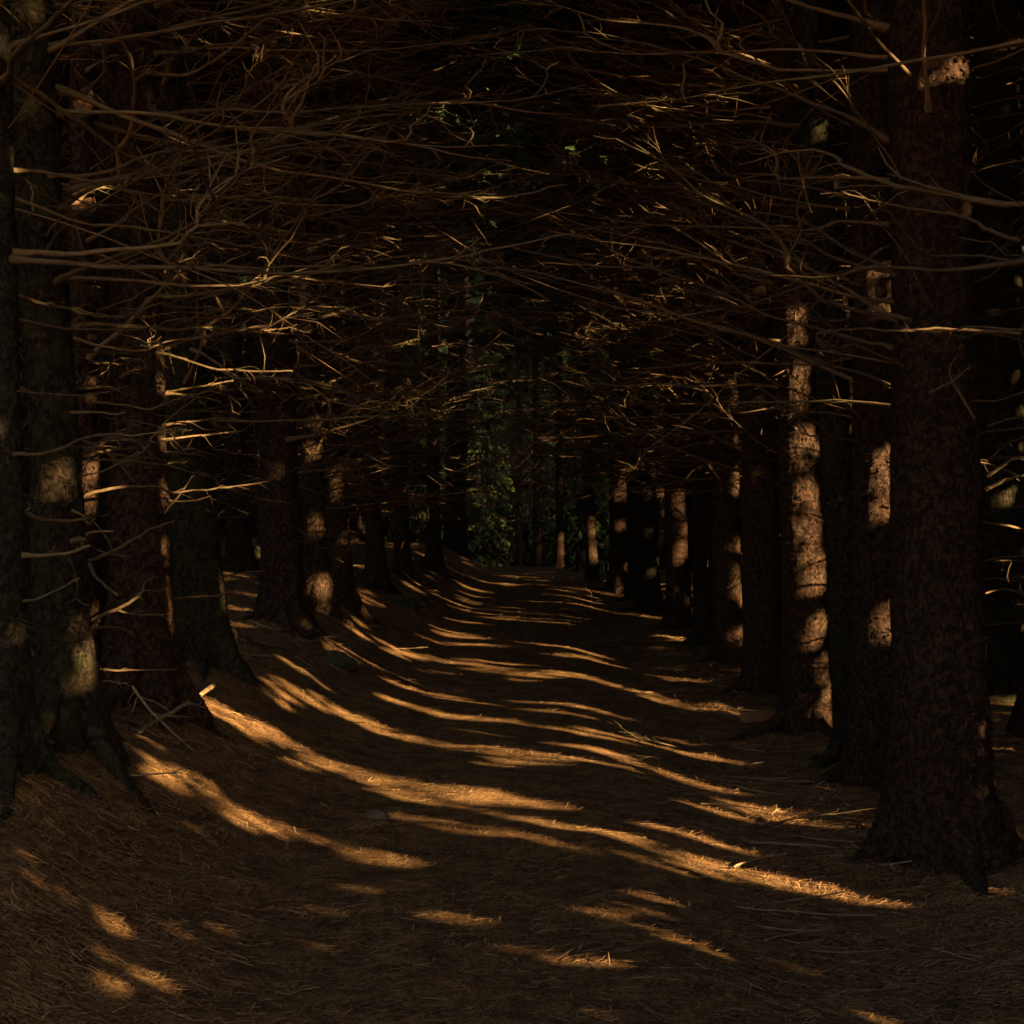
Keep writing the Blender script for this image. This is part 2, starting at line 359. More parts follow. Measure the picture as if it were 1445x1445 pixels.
# ------------------------------------------------------------------ trunks
def trunk_mesh(name, r, lean, h, seed, fine, roots=1.0, rough=1.0):
    g = np.random.default_rng(seed)
    sides = (72, 36, 20)[fine]; dz = (.028, .07, .25)[fine]
    z = spaced([(-.35, 0), (0, dz), (.8, dz), (min(5.6, h), dz * 1.6), (h, .5)])
    th = np.arange(sides) / sides * 2 * np.pi
    Z, TH = np.meshgrid(z, th, indexing='ij')
    k1, k2, p1, p2 = 5, 3, g.random() * 6.3, g.random() * 6.3
    lob = .55 + .45 * np.cos(k1 * TH + p1 + .6 * np.sin(TH + p2)); lob = lob * (.7 + .3 * np.cos(k2 * TH + p2))
    zz = np.maximum(Z, -.1)
    rad = r * (1.03 - Z / 21) * (1 + .16 * np.exp(-np.maximum(Z, 0) / .7)) + roots * r * np.exp(-(zz + .1) / .24) * (.12 + 1.25 * lob)
    rad = rad * (1 + .03 * np.cos(2 * TH + p1) + .02 * np.cos(3 * TH + p2 + Z))
    C = np.stack([np.cos(TH) * r, np.sin(TH) * r, Z], -1) + seed * 3.1
    rad = rad + rough * (.010 * vnoise(C * (5, 5, 2.5), seed) + .006 * vnoise(C * (17, 17, 11), seed + 1))
    if fine == 0: rad = rad + rough * (.010 * np.abs(vnoise(C * (30, 30, 24), seed + 2)) + .003 * vnoise(C * (70, 70, 50), seed + 3))
    bend = .06 * np.sin(Z * .35 + p1) - .06 * np.sin(p1)
    X = np.cos(TH) * rad + lean * Z + bend * (.5 if fine == 0 else 1); Yc = np.sin(TH) * rad + .02 * Z * np.cos(p2)
    V = np.stack([X, Yc, Z], -1).reshape(-1, 3)
    i = np.arange(len(z) - 1)[:, None] * sides; j = np.arange(sides)[None]; j2 = (j + 1) % sides
    Q = np.stack([i + j, i + j2, i + sides + j2, i + sides + j], -1).reshape(-1, 4)
    if fine == 0:
        m_ = int(4200 * rough * min(1.6, r / .15)); zi = g.integers(2, len(z) - 2, m_ * 2); zi = zi[z[zi] < 5.2][:m_]; m_ = len(zi); sj = g.integers(0, sides, m_)
        Gd = np.stack([X, Yc, Z], -1); P0 = Gd[zi, sj]; T = Gd[zi, (sj + 1) % sides] - Gd[zi, sj - 1]; T /= np.linalg.norm(T, axis=1)[:, None]
        U = Gd[zi + 1, sj] - Gd[zi - 1, sj]; U /= np.linalg.norm(U, axis=1)[:, None]; Nn = np.cross(T, U); Nn /= np.linalg.norm(Nn, axis=1)[:, None]
        w_ = (.006 + .016 * g.random(m_) ** 1.5)[:, None]; h_ = (.010 + .024 * g.random(m_) ** 1.5)[:, None]; lf = (.004 + .014 * g.random(m_) ** 2)[:, None]
        up_ = np.where(g.random(m_) < .7, -1., 1.)[:, None] * U + T * g.normal(0, .35, m_)[:, None]
        A0 = P0 - Nn * .003; tipc = P0 + up_ * h_ + Nn * lf
        PV = np.stack([A0 - T * w_, A0 + T * w_, tipc + T * w_ * .7 - up_ * h_ * .2, tipc - T * w_ * .7 - up_ * h_ * .2, tipc + T * w_ * .15 - Nn * .002, tipc - T * w_ * .15 - Nn * .002], 1)
        b6 = np.arange(m_)[:, None] * 6 + len(V)
        V = np.concatenate([V, PV.reshape(-1, 3)]); Q = np.concatenate([Q, b6 + [0, 1, 2, 3], b6 + [3, 2, 4, 5]])
    def axis(q): return (lean * q + (.06 * math.sin(q * .35 + p1) - .06 * math.sin(p1)) * (.5 if fine == 0 else 1), .02 * q * math.cos(p2))
    return mesh(name, V, Q), axis

# ------------------------------------------------------------------ crowns: drooping boughs of needle sprays
def sprays(C, D, size, g, w=.32):
    n = len(C); L = size * (.6 + .8 * g.random(n)); up = g.normal(0, 1, (n, 3)); D = D / (np.linalg.norm(D, axis=1)[:, None] + 1e-9)
    S = np.cross(D, up); S /= np.linalg.norm(S, axis=1)[:, None] + 1e-9
    a = C - D * L[:, None] * .5; b = C + D * L[:, None] * .5; m = C + g.normal(0, .04, (n, 3)) * size
    V = np.stack([a, m - S * (L * w)[:, None], b, m + S * (L * w)[:, None]], 1).reshape(-1, 3)
    return V, np.arange(n * 4).reshape(-1, 4)
def crown_mesh(seed, h=8.0, rad=2.3, nb=150, per=48, size=.26):
    g = np.random.default_rng(seed); acc = Acc()
    for k in range(nb):
        f = g.random() ** 1.15; z = f * h; az = g.random() * 6.283
        L = rad * (1 - f) ** .7 * (.55 + .55 * g.random()) + .2
        t = np.sqrt(g.random(per)) ; dr = np.array([math.cos(az), math.sin(az), 0])
        sd = np.array([-dr[1], dr[0], 0]); o = g.normal(0, 1, per) * .16 * L * (1.15 - t)
        C = dr * (t * L)[:, None] + sd * o[:, None] + np.array([0, 0, 1.]) * (z - .35 * L * t ** 1.5 + .1 * L * t - np.abs(g.normal(0, .10, per)))[:, None]
        D = dr + sd * np.sign(o)[:, None] * .7 + g.normal(0, .35, (per, 3)) + (0, 0, -.35)
        acc.add(*sprays(C, D, size, g))
        acc.add(*tube(np.array([[0, 0, z], dr * L * .5 + [0, 0, z - .06 * L], dr * L + [0, 0, z - .25 * L]]), [.02, .012, .004], 4))
    return acc.mesh('crown', False)
CR = [crown_mesh(500 + k) for k in range(4)]
for m in CR: m.materials.append(LEAF)
def add_crown(parent, k, z, lean, s=1.0, sz=1.0):
    o = bpy.data.objects.new('crown', CR[k % 4]); col.objects.link(o); o.parent = parent
    o.location = (lean * z, 0, z); o.rotation_euler = (0, 0, k * 1.7); o.scale = (s, s, sz); return o

def whorl_mesh(seed, zlo, zhi, n, Lmin, Lmax, thick):
    g = np.random.default_rng(seed); acc = Acc()
    for k in range(n):
        z = zlo + (zhi - zlo) * g.random(); az = g.random() * 6.283; L = g.uniform(Lmin, Lmax)
        P = wander((0, 0, z), (math.cos(az), math.sin(az), g.normal(.02, .2)), L, 10, g, .17, g.normal(-.05, .25))
        acc.add(*tube(P, np.linspace(.006, .0015, 10) * thick * (.6 + .8 * g.random()), 4))
        twigs_on(acc, P, g, int(g.integers(2, 6)), .45, .0018 * thick, 1, .3)
    return acc.mesh('dead_twigs')

MAT = dict(b=BARK, m=BARK_MOSS, g=BARK_GREY)
HERO_ROOT = {}
for k, t in enumerate(TREES):
    g = np.random.default_rng(900 + k); p = t['p']; Y = p[1]; left = t['side'] == 'L'
    e = empty('spruce_tree', p, t['label'], 'tree', 'spruces lining the path'); t['e'] = e
    fine = 0 if Y < 13 else 1 if Y < 30 else 2
    tm, axis = trunk_mesh('trunk', t['r'], t['lean'], 15, 40 + k, fine, (.30 if k == 14 else .55 if t['bark'] == 'g' else .9) if Y < 30 else .5, .5 if t['bark'] == 'g' else 1.0)
    obj('trunk', tm, MAT[t['bark']], e); t['axis'] = axis
    ztop = min(9.6, 1.5 + .40 * Y + .6)
    toward = 0.0 if left else math.pi
    out = Y < 5
    n = (34 if Y < 12 else 76) if Y < 27 else 0
    if not left and Y < 16.5: n = 22 if Y < 12 else 46
    z0 = .55 if left else (2.15 if Y < 14 else 1.9)
    if out: n, z0, = 16, 2.3
    for q in range(n):
        z = z0 + (ztop - z0) * ((q + g.random()) / n)
        az = toward + g.normal(0, .95); low = z < 1.7
        if left and low:
            L = g.uniform(.15, .55) if z < 1.2 else g.uniform(.3, .9)
            place_branch(e, z, az, g.normal(.05, .2), L, axis, t['r'], g, L < .45)
        else:
            L = g.uniform(1.0, 2.9 if Y < 13 else 3.4) * min(1, .55 + .25 * (z - z0))
            if g.random() < .15: L *= .3
            pit = g.normal(.02, .16) if left else g.normal(.16, .15)
            place_branch(e, z, az, pit, L, axis, t['r'], g, L < .4, Y < 11)
    if not left and Y < 14:
        for q in range(5): place_branch(e, g.uniform(.7, 2.2), g.uniform(0, 6.28), g.normal(.1, .2), g.uniform(.05, .12), axis, t['r'], g, True)
    if Y < 26 and not out:
        for q in range(5 if Y < 13 else 4):
            rr = t['r']; az = (q + g.uniform(-.35, .35)) / (5 if Y < 13 else 4) * 6.283 + k; Lr = g.uniform(.35, .8) * (1.15 if Y < 13 else .9); m_ = 14; f = np.linspace(0, 1, m_)
            bend = g.normal(0, .5); aa = az + bend * f ** 1.5; dist = rr * .55 + Lr * f; X = np.cumsum(np.append(dist[0], np.diff(dist)) * np.cos(aa)); Yr = np.cumsum(np.append(dist[0], np.diff(dist)) * np.sin(aa))
            r0 = rr * g.uniform(.30, .46); rad = r0 * (1 - .86 * f) ** 1.1 + .004; gz = H(X + p[0], Yr + p[1]) - p[2]
            Z = gz + rad * .35 - .03 * f ** 2 + (.26 * np.exp(-np.maximum(dist - rr, 0) / .10)) * (dist / dist.max() * 0 + 1) * np.exp(-f * 3) + .012 * np.sin(f * 14 + q)
            V, Q = tube(np.stack([X, Yr, Z], -1), rad, 12); V = V + (.010 * vnoise(V * 16 + k) + .006 * vnoise(V * 40 + q))[:, None] * .8
            obj('root', mesh('root', V, Q), MAT[t['bark']], e)
    nt_ = 10 if Y < 13 else 170 if Y < 26 else 300
    if not out:
        o = obj('dead_twigs', whorl_mesh(1500 + k, (1.0 if left else 2.0) if Y > 12 else 2.2, ztop + (0 if Y < 26 else 1.5), nt_, .7, 3.1, .75 + .02 * Y), TWIG, e)
        o['kind'] = 'stuff'
    if Y < 45: add_crown(e, k, 9.2 + g.uniform(-.4, .8) if Y < 30 else 7.5, t['lean'], 1.0)

# boughs the photograph picks out one by one: pixel polyline at a depth, thickness in metres, the tree they grow on
HERO = [
 (1, [(78, 492), (105, 495), (170, 500), (230, 501), (290, 519), (345, 526), (408, 525)], 7.2, 8.4, .016),
 (1, [(85, 712), (112, 702), (150, 689), (190, 683), (230, 686), (247, 693), (280, 690), (320, 687), (385, 677)], 7.2, 8.0, .014),
 (0, [(10, 728), (28, 725), (60, 708), (100, 710), (112, 702)], 6.6, 6.9, .016),
 (1, [(110, 797), (140, 786), (182, 764), (215, 743), (242, 733)], 7.0, 7.3, .017),
 (1, [(118, 888), (140, 874), (175, 857), (200, 840), (207, 822), (222, 817)], 7.2, 7.6, .018),
 (1, [(165, 862), (185, 865), (232, 865)], 7.4, 7.6, .010),
 (1, [(190, 840), (205, 835), (238, 838)], 7.5, 7.6, .007),
 (1, [(108, 898), (125, 889), (150, 886), (172, 888), (188, 896)], 7.05, 7.2, .013),
 (1, [(125, 944), (160, 946), (190, 945), (250, 944)], 7.1, 7.3, .010),
 (1, [(140, 962), (155, 961), (182, 963)], 7.1, 7.15, .008),
 (1, [(75, 545), (105, 552), (150, 550), (200, 557), (250, 554), (330, 540)], 7.2, 8.2, .018),
 (1, [(85, 632), (130, 634), (160, 623), (240, 620), (300, 616), (338, 612)], 7.2, 8.2, .013),
 (1, [(90, 645), (130, 637), (170, 634), (240, 640), (290, 644)], 7.2, 8.0, .012),
 (3, [(232, 601), (255, 598), (300, 592), (345, 592)], 8.7, 9.2, .013),
 (3, [(225, 424), (260, 413), (300, 408), (340, 396), (400, 388)], 8.7, 9.4, .012),
 (3, [(200, 470), (235, 468), (262, 449), (330, 442), (400, 430), (470, 440)], 8.7, 9.8, .010),
 (4, [(270, 432), (300, 434), (335, 434), (380, 440)], 10.3, 10.8, .010),
 (1, [(85, 298), (108, 286), (126, 270), (152, 266), (185, 274), (206, 284), (300, 283), (390, 275)], 7.0, 8.2, .020),
 (0, [(20, 388), (60, 383), (95, 362), (150, 372), (215, 350)], 6.6, 7.2, .012),
 (5, [(400, 618), (420, 606), (445, 602), (480, 612), (520, 622)], 14.5, 14.8, .012),
 (5, [(365, 570), (420, 515), (470, 490), (520, 462), (600, 440)], 14.5, 15.5, .022),
 (5, [(340, 690), (400, 676), (450, 674), (480, 660), (550, 625), (640, 560)], 14.5, 16.5, .022),
 (6, [(450, 700), (500, 700), (530, 660), (560, 620)], 16, 16.5, .014),
 (14, [(1208, 537), (1150, 512), (1100, 488), (1050, 470), (980, 449), (920, 424), (870, 408), (822, 398), (740, 378), (660, 376)], 8.8, 10.2, .020),
 (13, [(1275, 577), (1235, 571), (1180, 568), (1110, 569), (1040, 570)], 7.7, 8.2, .015),
 (13, [(1258, 545), (1225, 530), (1180, 518), (1110, 492), (1050, 470), (1010, 452)], 7.8, 8.8, .018),
 (12, [(1300, 462), (1260, 466), (1225, 463), (1180, 466), (1150, 474), (1190, 510)], 5.9, 6.0, .010),
 (12, [(1440, 470), (1400, 464), (1340, 463), (1290, 466), (1255, 466)], 5.6, 5.7, .011),
 (12, [(1440, 338), (1400, 327), (1365, 310), (1310, 303), (1270, 297), (1230, 290), (1180, 272)], 5.6, 5.8, .013),
 (12, [(1440, 372), (1400, 362), (1370, 357), (1312, 356)], 5.6, 5.7, .011),
 (12, [(1265, 392), (1235, 370), (1195, 348), (1160, 322), (1130, 308), (1060, 296)], 6.2, 7.0, .016),
 (12, [(1285, 452), (1240, 440), (1210, 420), (1150, 385), (1110, 362), (1060, 340)], 6.2, 7.2, .013),
 (15, [(1130, 585), (1090, 560), (1060, 540), (1010, 525), (960, 515), (900, 500)], 9.9, 11, .016),
 (16, [(1070, 505), (1040, 492), (1005, 470), (960, 452), (900, 430), (850, 425)], 12.2, 13.5, .015),
 (16, [(1065, 430), (1030, 400), (990, 370), (930, 362), (860, 368), (800, 360)], 12.2, 14, .016),
 (17, [(1025, 515), (1000, 508), (970, 500), (930, 485), (870, 470), (820, 462)], 15, 16, .016),
 (17, [(1020, 560), (960, 545), (900, 545), (850, 552), (800, 540)], 15, 16.5, .014),
 (12, [(1375, 590), (1345, 530), (1355, 505)], 5.95, 5.85, .008),
 (12, [(1310, 556), (1340, 540), (1362, 520)], 5.9, 5.8, .008),
 (12, [(1392, 672), (1421, 655), (1445, 648)], 6.2, 6.1, .012),
 (12, [(1392, 690), (1421, 678), (1450, 670)], 6.2, 6.1, .014),
 (12, [(1395, 600), (1425, 590), (1450, 588)], 6.2, 6.1, .010),
]
HERO_PTS = []
for hidx, (ti, pts, y0, y1, th) in enumerate(HERO):
    g = np.random.default_rng(2000 + hidx); t = TREES[ti]
    ys_ = np.linspace(y0, y1, len(pts)); W = np.array([at(a, b, y) for (a, b), y in zip(pts, ys_)])
    n = max(10, len(pts) * 5); P = smooth_line(W, n) - t['p']
    P = P + np.cumsum(g.normal(0, .0022, P.shape), 0) - np.linspace(0, 1, n)[:, None] * 0
    f = np.linspace(0, 1, n); rad = th * .62 * (1 - .72 * f) * (1 + .10 * g.normal(0, 1, n).cumsum() / 4) + .0015
    rad = np.clip(rad, .0015, th); acc = Acc(); acc.add(*tube(np.vstack([P, P[-1:] + .001]), np.append(rad, .0003), 8))
    length = np.linalg.norm(np.diff(P, axis=0), axis=1).sum()
    if length > .6: twigs_on(acc, P, g, int(4 + 4 * length), .35, .0032, 2, .25)
    else: twigs_on(acc, P, g, 2, .15, .003, 0, .4)
    obj('branch', acc.mesh('long_branch'), DEAD, t['e'])
    HERO_PTS.append(smooth_line(W, n))

# ------------------------------------------------------------------ the forest behind both rows
BACK = []
SPOTU = [TREES[i]['p'][0] * sa + TREES[i]['p'][1] * ca for i in (15, 17, 19, 22, 23, 24)]
PROTO = []
for k in range(5):
    tm, ax = trunk_mesh('trunk', .16 + .03 * k, (-.03, .02, -.05, 0, -.02)[k], 15, 700 + k, 2, .8); tm.materials.append((BARK, BARK_GREY, BARK, BARK_MOSS, BARK)[k])
    wm = whorl_mesh(800 + k, .8, 8.6, 95, .6, 2.3, 1.7); wm.materials.append(TWIG); PROTO.append((tm, wm))
def back_tree(x, y, k, label, group, crown_z=8.2, twigs=True, cs=1.0):
    BACK.append((x, y)); e = empty('spruce_tree', (x, y, float(H0(x, y))), label, 'tree', group)
    tm, wm = PROTO[k % 5]
    a = obj('trunk', tm, None, e); a.rotation_euler = (0, 0, k * 2.1)
    if twigs:
        b = obj('dead_twigs', wm, None, e); b.rotation_euler = (0, 0, k * 1.3); b['kind'] = 'stuff'
    if not (y > 42 and abs(x) < 9): add_crown(e, k, crown_z, 0, cs)
    return e
g = np.random.default_rng(77); cnt = 0
occupied = [tuple(p[:2]) for p in TP]
NAMED = [(340, 762, 20, 'pinkish sunlit trunk glimpsed in the gap left of the buttressed dark spruce'),
         (1199, 900, 16, 'thin sunlit trunk in the gap behind the smooth grey spruce')]
for px, py, Y, lab in NAMED:
    x = (px - CX) / FPX * Y; back_tree(x, Y, cnt, lab, 'spruces deeper in the forest'); occupied.append((x, Y)); cnt += 1
for side in (-1, 1):
    for row in range(7):
        xb = (4.3 + 1.9 * row)
        y = 7.0 + g.random()
        while y < 46:
            x = side * (xb + g.normal(0, .35)); yy = y + g.normal(0, .4)
            if side > 0 and any(abs(x * sa + yy * ca - q) < .35 for q in SPOTU): y += 1.0; continue
            if abs(x) < .375 * yy + .3 and all((x - a) ** 2 + (yy - b) ** 2 > 1.2 for a, b in occupied):
                occupied.append((x, yy)); cnt += 1
                back_tree(x, yy, cnt, 'dim bare-stemmed spruce deep in the shade behind the left row' if side < 0 else 'dim bare-stemmed spruce deep in the shade behind the right row',
                          'spruces in the dark behind the left row' if side < 0 else 'spruces in the dark behind the right row')
            y += 2.1 + .5 * row
# spruces over and behind the viewer that close the roof
for x, y in ((-2.4, 1.8), (2.3, 1.4), (-2.5, -1.8), (2.4, -2.0), (-5.2, 2), (-5, 6), (-7.5, 9)):
    cnt += 1; back_tree(x, y, cnt, 'spruce standing outside the picture whose crown shades the path', 'spruces outside the picture', 7.0, False, 1.15)
# green spruces closing the far end of the path
k = 0
for x, y, s, cz, lab in ((-3.6, 44, .8, .6, 'low green spruce at the far end of the path, left of the opening'), (-1.2, 58, 1.0, .3, 'green spruce filling the opening at the end of the path, needles coloured as lit'),
                     (-3.4, 62, 1.0, .2, 'green spruce behind the opening, on the left'), (1.2, 66, 1.1, .2, 'green spruce behind the opening, on the right'), (2.6, 52, .8, 1.2, 'dark green spruce behind the thin trunks past the crest'),
                     (5.2, 58, 1.1, .3, 'dark green spruce behind the right row past the crest'), (-6.2, 55, 1.1, .3, 'dark green spruce behind the left row past the crest')):
    e = empty('spruce_tree', (x, y, float(H0(x, y))), lab, 'tree', 'green spruces at the end of the path'); k += 1
    obj('trunk', PROTO[k % 5][0], None, e); c = add_crown(e, k, cz, 0, s * .8, 1.25)
    if k == 1: CRL = c.data.copy(); CRL.materials.clear(); CRL.materials.append(LEAF_LIT)
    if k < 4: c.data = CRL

# far-off wood all round, one mass: needle sprays through a deep belt, with stems
def belt(seed, n, f, size):
    g = np.random.default_rng(seed); C = f(g, n); return sprays(C, g.normal(0, 1, (n, 3)) + (0, 0, -.3), size, g, .4)
def far(g, n):
    a = R(-58) + R(116) * g.random(n); r = 66 + 14 * g.random(n); return np.stack([np.sin(a) * r, np.cos(a) * r, -2 + 38 * g.random(n)], -1)
def far2(g, n):
    a = R(-58) + R(116) * g.random(n); r = 82 + 8 * g.random(n); return np.stack([np.sin(a) * r, np.cos(a) * r, -3 + 42 * g.random(n)], -1)
def lside(g, n): return np.stack([-17 - 8 * g.random(n), -2 + 62 * g.random(n), 20 * g.random(n)], -1)
acc = Acc()
acc.add(*belt(1, 80000, far, 1.1)); acc.add(*belt(4, 60000, far2, 1.7)); acc.add(*belt(2, 15000, lside, 1.1))
obj('distant_forest', acc.mesh('distant_forest', False), LEAF, kind='stuff', label='dark spruce wood closing the view behind all the trunks')

# ------------------------------------------------------------------ small things on the ground
def lump(name, px, py, wpx, hfac, dfac, mat, label, cat, seed, flat=.5, up=0., tilt=0.):
    p = hit(px, py, H); r = wpx / FPX * p[1] / 2; n, m = 28, 40
    u = np.linspace(0, np.pi, n)[:, None]; v = (np.arange(m) / m * 2 * np.pi)[None]
    D = np.stack([np.sin(u) * np.cos(v), np.sin(u) * np.sin(v), np.cos(u) + 0 * v], -1)
    q = np.sign(D) * np.abs(D) ** .85; k = 1 + .26 * vnoise(D * 1.7 + seed) + .20 * np.abs(vnoise(D * 2.6 + seed + 9)) + .10 * vnoise(D * 5 + seed) + .05 * vnoise(D * 12 + seed)
    V = q * k[..., None] * np.array([r, r * dfac, r * hfac]); c, s = math.cos(tilt), math.sin(tilt)
    V = np.stack([V[..., 0] * c + V[..., 2] * s, V[..., 1], -V[..., 0] * s + V[..., 2] * c], -1).reshape(-1, 3)
    i = np.arange(n - 1)[:, None] * m; j = np.arange(m)[None]; j2 = (j + 1) % m
    Q = np.stack([i + j, i + m + j, i + m + j2, i + j2], -1).reshape(-1, 4)
    o = obj(name, mesh(name, V, Q), mat); o.location = (p[0], p[1], p[2] + r * hfac * up); o['label'] = label; o['category'] = cat; return o
lump('mossy_rock', 478, 938, 46, .55, .8, MOSS, 'dark rounded rock with green moss on the left slope of the path', 'rock', 3, up=.15, tilt=.35)
lump('mossy_rock', 568, 851, 48, .30, .6, MOSS, 'low long moss-covered rock at the foot of the left bank farther along', 'rock', 5, up=.3, tilt=.35)
lump('mossy_mound', 345, 800, 80, .55, .8, MOSS, 'green mossy mound in the gap between two left-hand spruces', 'mound', 8, up=.5)
lump('stone', 531, 1154, 34, .5, .8, STONE, 'small bare brown stone sunk in the needles in the foreground', 'stone', 9, up=.2)
lump('stone', 757, 971, 9, .5, .8, MOSS, 'tiny dark stone alone in the middle of the path', 'stone', 10, up=.4)
lump('stone', 440, 935, 9, .5, .8, STONE, 'tiny pale stone just left of the mossy rock', 'stone', 12, up=.5)
lump('stump', 318, 905, 34, .9, .9, BARK, 'rotten low stump beside the leaning left spruce', 'stump', 14, up=.3)

def ground_line(pts, lift=.02, H=H):
    return np.array([hit(a, b, H) + (0, 0, lift) for a, b in pts])
def stick(name, pts, th, label, forks=(), mat=STICK, lifts=None, n=22, tw=4, cat='branch'):
    W = ground_line(pts)
    if lifts is not None: W[:, 2] += lifts
    o = W[0].copy(); P = smooth_line(W - o, n); g = np.random.default_rng(int(pts[0][0] * 7 + pts[0][1])); P += np.cumsum(g.normal(0, .0025, P.shape), 0)
    f = np.linspace(0, 1, n); acc = Acc(); acc.add(*tube(np.vstack([P[:1] - 1e-4, P, P[-1:] + 1e-4]), np.concatenate([[.0005], th * (1 - .6 * f), [.0003]]), 8))
    twigs_on(acc, P, g, tw, .3, .004, 1, .2)
    q = obj(name, acc.mesh(name), mat); q.location = o; q['label'] = label; q['category'] = cat; return q
stick('fallen_branch', [(300, 999), (272, 1012), (245, 1022), (226, 1028), (196, 1042)], .016, 'pale forked dead branch lying across the needles below the moss-stained trunk', lifts=[.12, .08, .05, .03, .0], tw=6)
stick('fallen_branch', [(158, 978), (186, 1000), (210, 1020), (238, 1040), (268, 1064)], .011, 'thin straight dead branch crossing under the pale forked one', lifts=[.16, .10, .05, .01, 0], tw=5)
stick('fallen_branch', [(352, 880), (375, 888), (400, 893), (445, 893)], .020, 'grey branch lying at the foot of the buttressed dark spruce', tw=4)
stick('fallen_branch', [(352, 905), (385, 915), (420, 919)], .024, 'short dark branch half buried below the buttressed dark spruce', mat=DEAD, tw=2)
stick('fallen_branch', [(985, 1006), (1020, 1010), (1052, 1014), (1066, 1016)], .007, 'thin pale stick pointing at the orange cut log', tw=3)
stick('fallen_branch', [(1000, 968), (1030, 975), (1048, 990)], .007, 'thin stick in the straw beside the flared dark foot on the right', tw=3)
stick('fallen_branch', [(870, 905), (893, 920), (905, 915)], .012, 'small curled twig on the right verge farther along', tw=4)
stick('fallen_branch', [(560, 800), (568, 815), (590, 832), (620, 838)], .02, 'bowed root-like branch drooping from the left bank near the mossy log', lifts=[.3, .1, .05, 0], tw=3)
# orange cut log end sticking out by the flaky trunk
p = hit(1066, 1022, H); e = empty('cut_log', (p[0], p[1], p[2] + .03), 'short debarked orange log lying by the sunlit foot of the flaky spruce', 'log')
P = np.array([[-.11, .03, .01], [.02, .02, .02], [.16, .07, .01]]); g = np.random.default_rng(4); P = smooth_line(P, 12)
V, Q = tube(P, .052 + g.normal(0, .003, 12), 20); obj('log_body', mesh('log_body', V, Q), CUT, e)
r_ = np.array([0, .25, .5, .75, .98]) * .052; d = P[0] - P[1]; d /= np.linalg.norm(d); Pf = P[0] + np.outer(np.linspace(.012, 0, 5), d)
V, Q = tube(np.vstack([Pf]), r_ + .0003, 20); T = d; A = np.cross(T, [0, 0, 1.]); A /= np.linalg.norm(A); B = np.cross(T, A); th = np.arange(20) / 20 * 2 * np.pi
V = (Pf[:, None] + r_[:, None, None] * (np.cos(th)[None, :, None] * A + np.sin(th)[None, :, None] * B)).reshape(-1, 3)
obj('cut_face', mesh('cut_face', V, Q), CUT, e)
# scattered loose twigs: each a thing of its own
g = np.random.default_rng(31)
TW = []
for k in range(6):
    acc = Acc(); gg = np.random.default_rng(60 + k); P = wander((-.15, 0, .01), (1, 0, 0), .34, 9, gg, .12); P[:, 2] = .012 + np.abs(P[:, 2]) * .25
    acc.add(*tube(P, np.linspace(.0055, .002, 9), 5)); twigs_on(acc, P, gg, 3, .16, .002, 0, .3); mm = acc.mesh('twig'); mm.materials.append(STICK); TW.append(mm)
for k in range(80):
    y = 5.2 * (20 / 5.2) ** g.random(); d = (1.1 + 1.0 * g.random()) * (1 if g.random() < .55 else -1); x = cpath(y) + d
    o = obj('twig', TW[k % 6], None); o.location = (x, y, float(H(x, y)) + .004); o.rotation_euler = (0, 0, g.random() * 6.28); s = g.uniform(.5, 1.4); o.scale = (s, s, s)
    o['label'] = 'small dry twig lying on the needle-covered verge ' + ('under the left row' if d < 0 else 'under the right row'); o['category'] = 'twig'; o['group'] = 'loose twigs ' + ('on the left verge' if d < 0 else 'on the right verge')

for k in range(26):
    y = 6.5 * (26 / 6.5) ** g.random(); left = k % 5 < 3; d = (-1.35 - 1.5 * g.random()) if left else (1.35 + 1.2 * g.random()); x = cpath(y) + d
    if min((x - q[0]) ** 2 + (y - q[1]) ** 2 for q in TP) < .12: continue
    L = g.uniform(.5, 1.4); az = g.normal(0, .7) + (math.pi if g.random() < .5 else 0); x2, y2 = x + L * math.cos(az), y + L * math.sin(az); z1, z2 = float(H(x, y)), float(H(x2, y2))
    o = obj('fallen_branch', BR[k % 18]); o.location = (x, y, z1 + .02); o.rotation_euler = (g.uniform(-.4, .4), -math.atan2(z2 - z1, L) + .05, az); o.scale = (L, L * .9, L * .45)
    o['label'] = 'dead branch lying among the needles on the ' + ('bank under the left row' if left else 'verge under the right row'); o['category'] = 'branch'; o['group'] = 'fallen branches ' + ('on the left bank' if left else 'on the right verge')

# ------------------------------------------------------------------ unseen foliage screen added on the sunny side, gaps cut to aim sun streaks
def uv(P):
    P = np.atleast_2d(P); s = P[:, 0] * ca - P[:, 1] * sa
    return np.stack([P[:, 0] * sa + P[:, 1] * ca, P[:, 2] * ce - s * se], -1)
U0, U1, V0, V1, RES = -1.5, 62., -5., 27., .025
MASK = np.zeros((int((U1 - U0) / RES), int((V1 - V0) / RES)), bool)
def open_gap(P, ru, rv):
    for u, v in uv(P):
        a, b = (u - U0) / RES, (v - V0) / RES; na, nb = int(ru / RES) + 1, int(rv / RES) + 1
        i0, j0 = int(a), int(b)
        if i0 - na < 0 or j0 - nb < 0 or i0 + na >= MASK.shape[0] or j0 + nb >= MASK.shape[1]: continue
        I, J = np.meshgrid(np.arange(i0 - na, i0 + na + 1), np.arange(j0 - nb, j0 + nb + 1), indexing='ij')
        MASK[I, J] |= ((I - a) * RES / ru) ** 2 + ((J - b) * RES / rv) ** 2 < 1
g = np.random.default_rng(55)
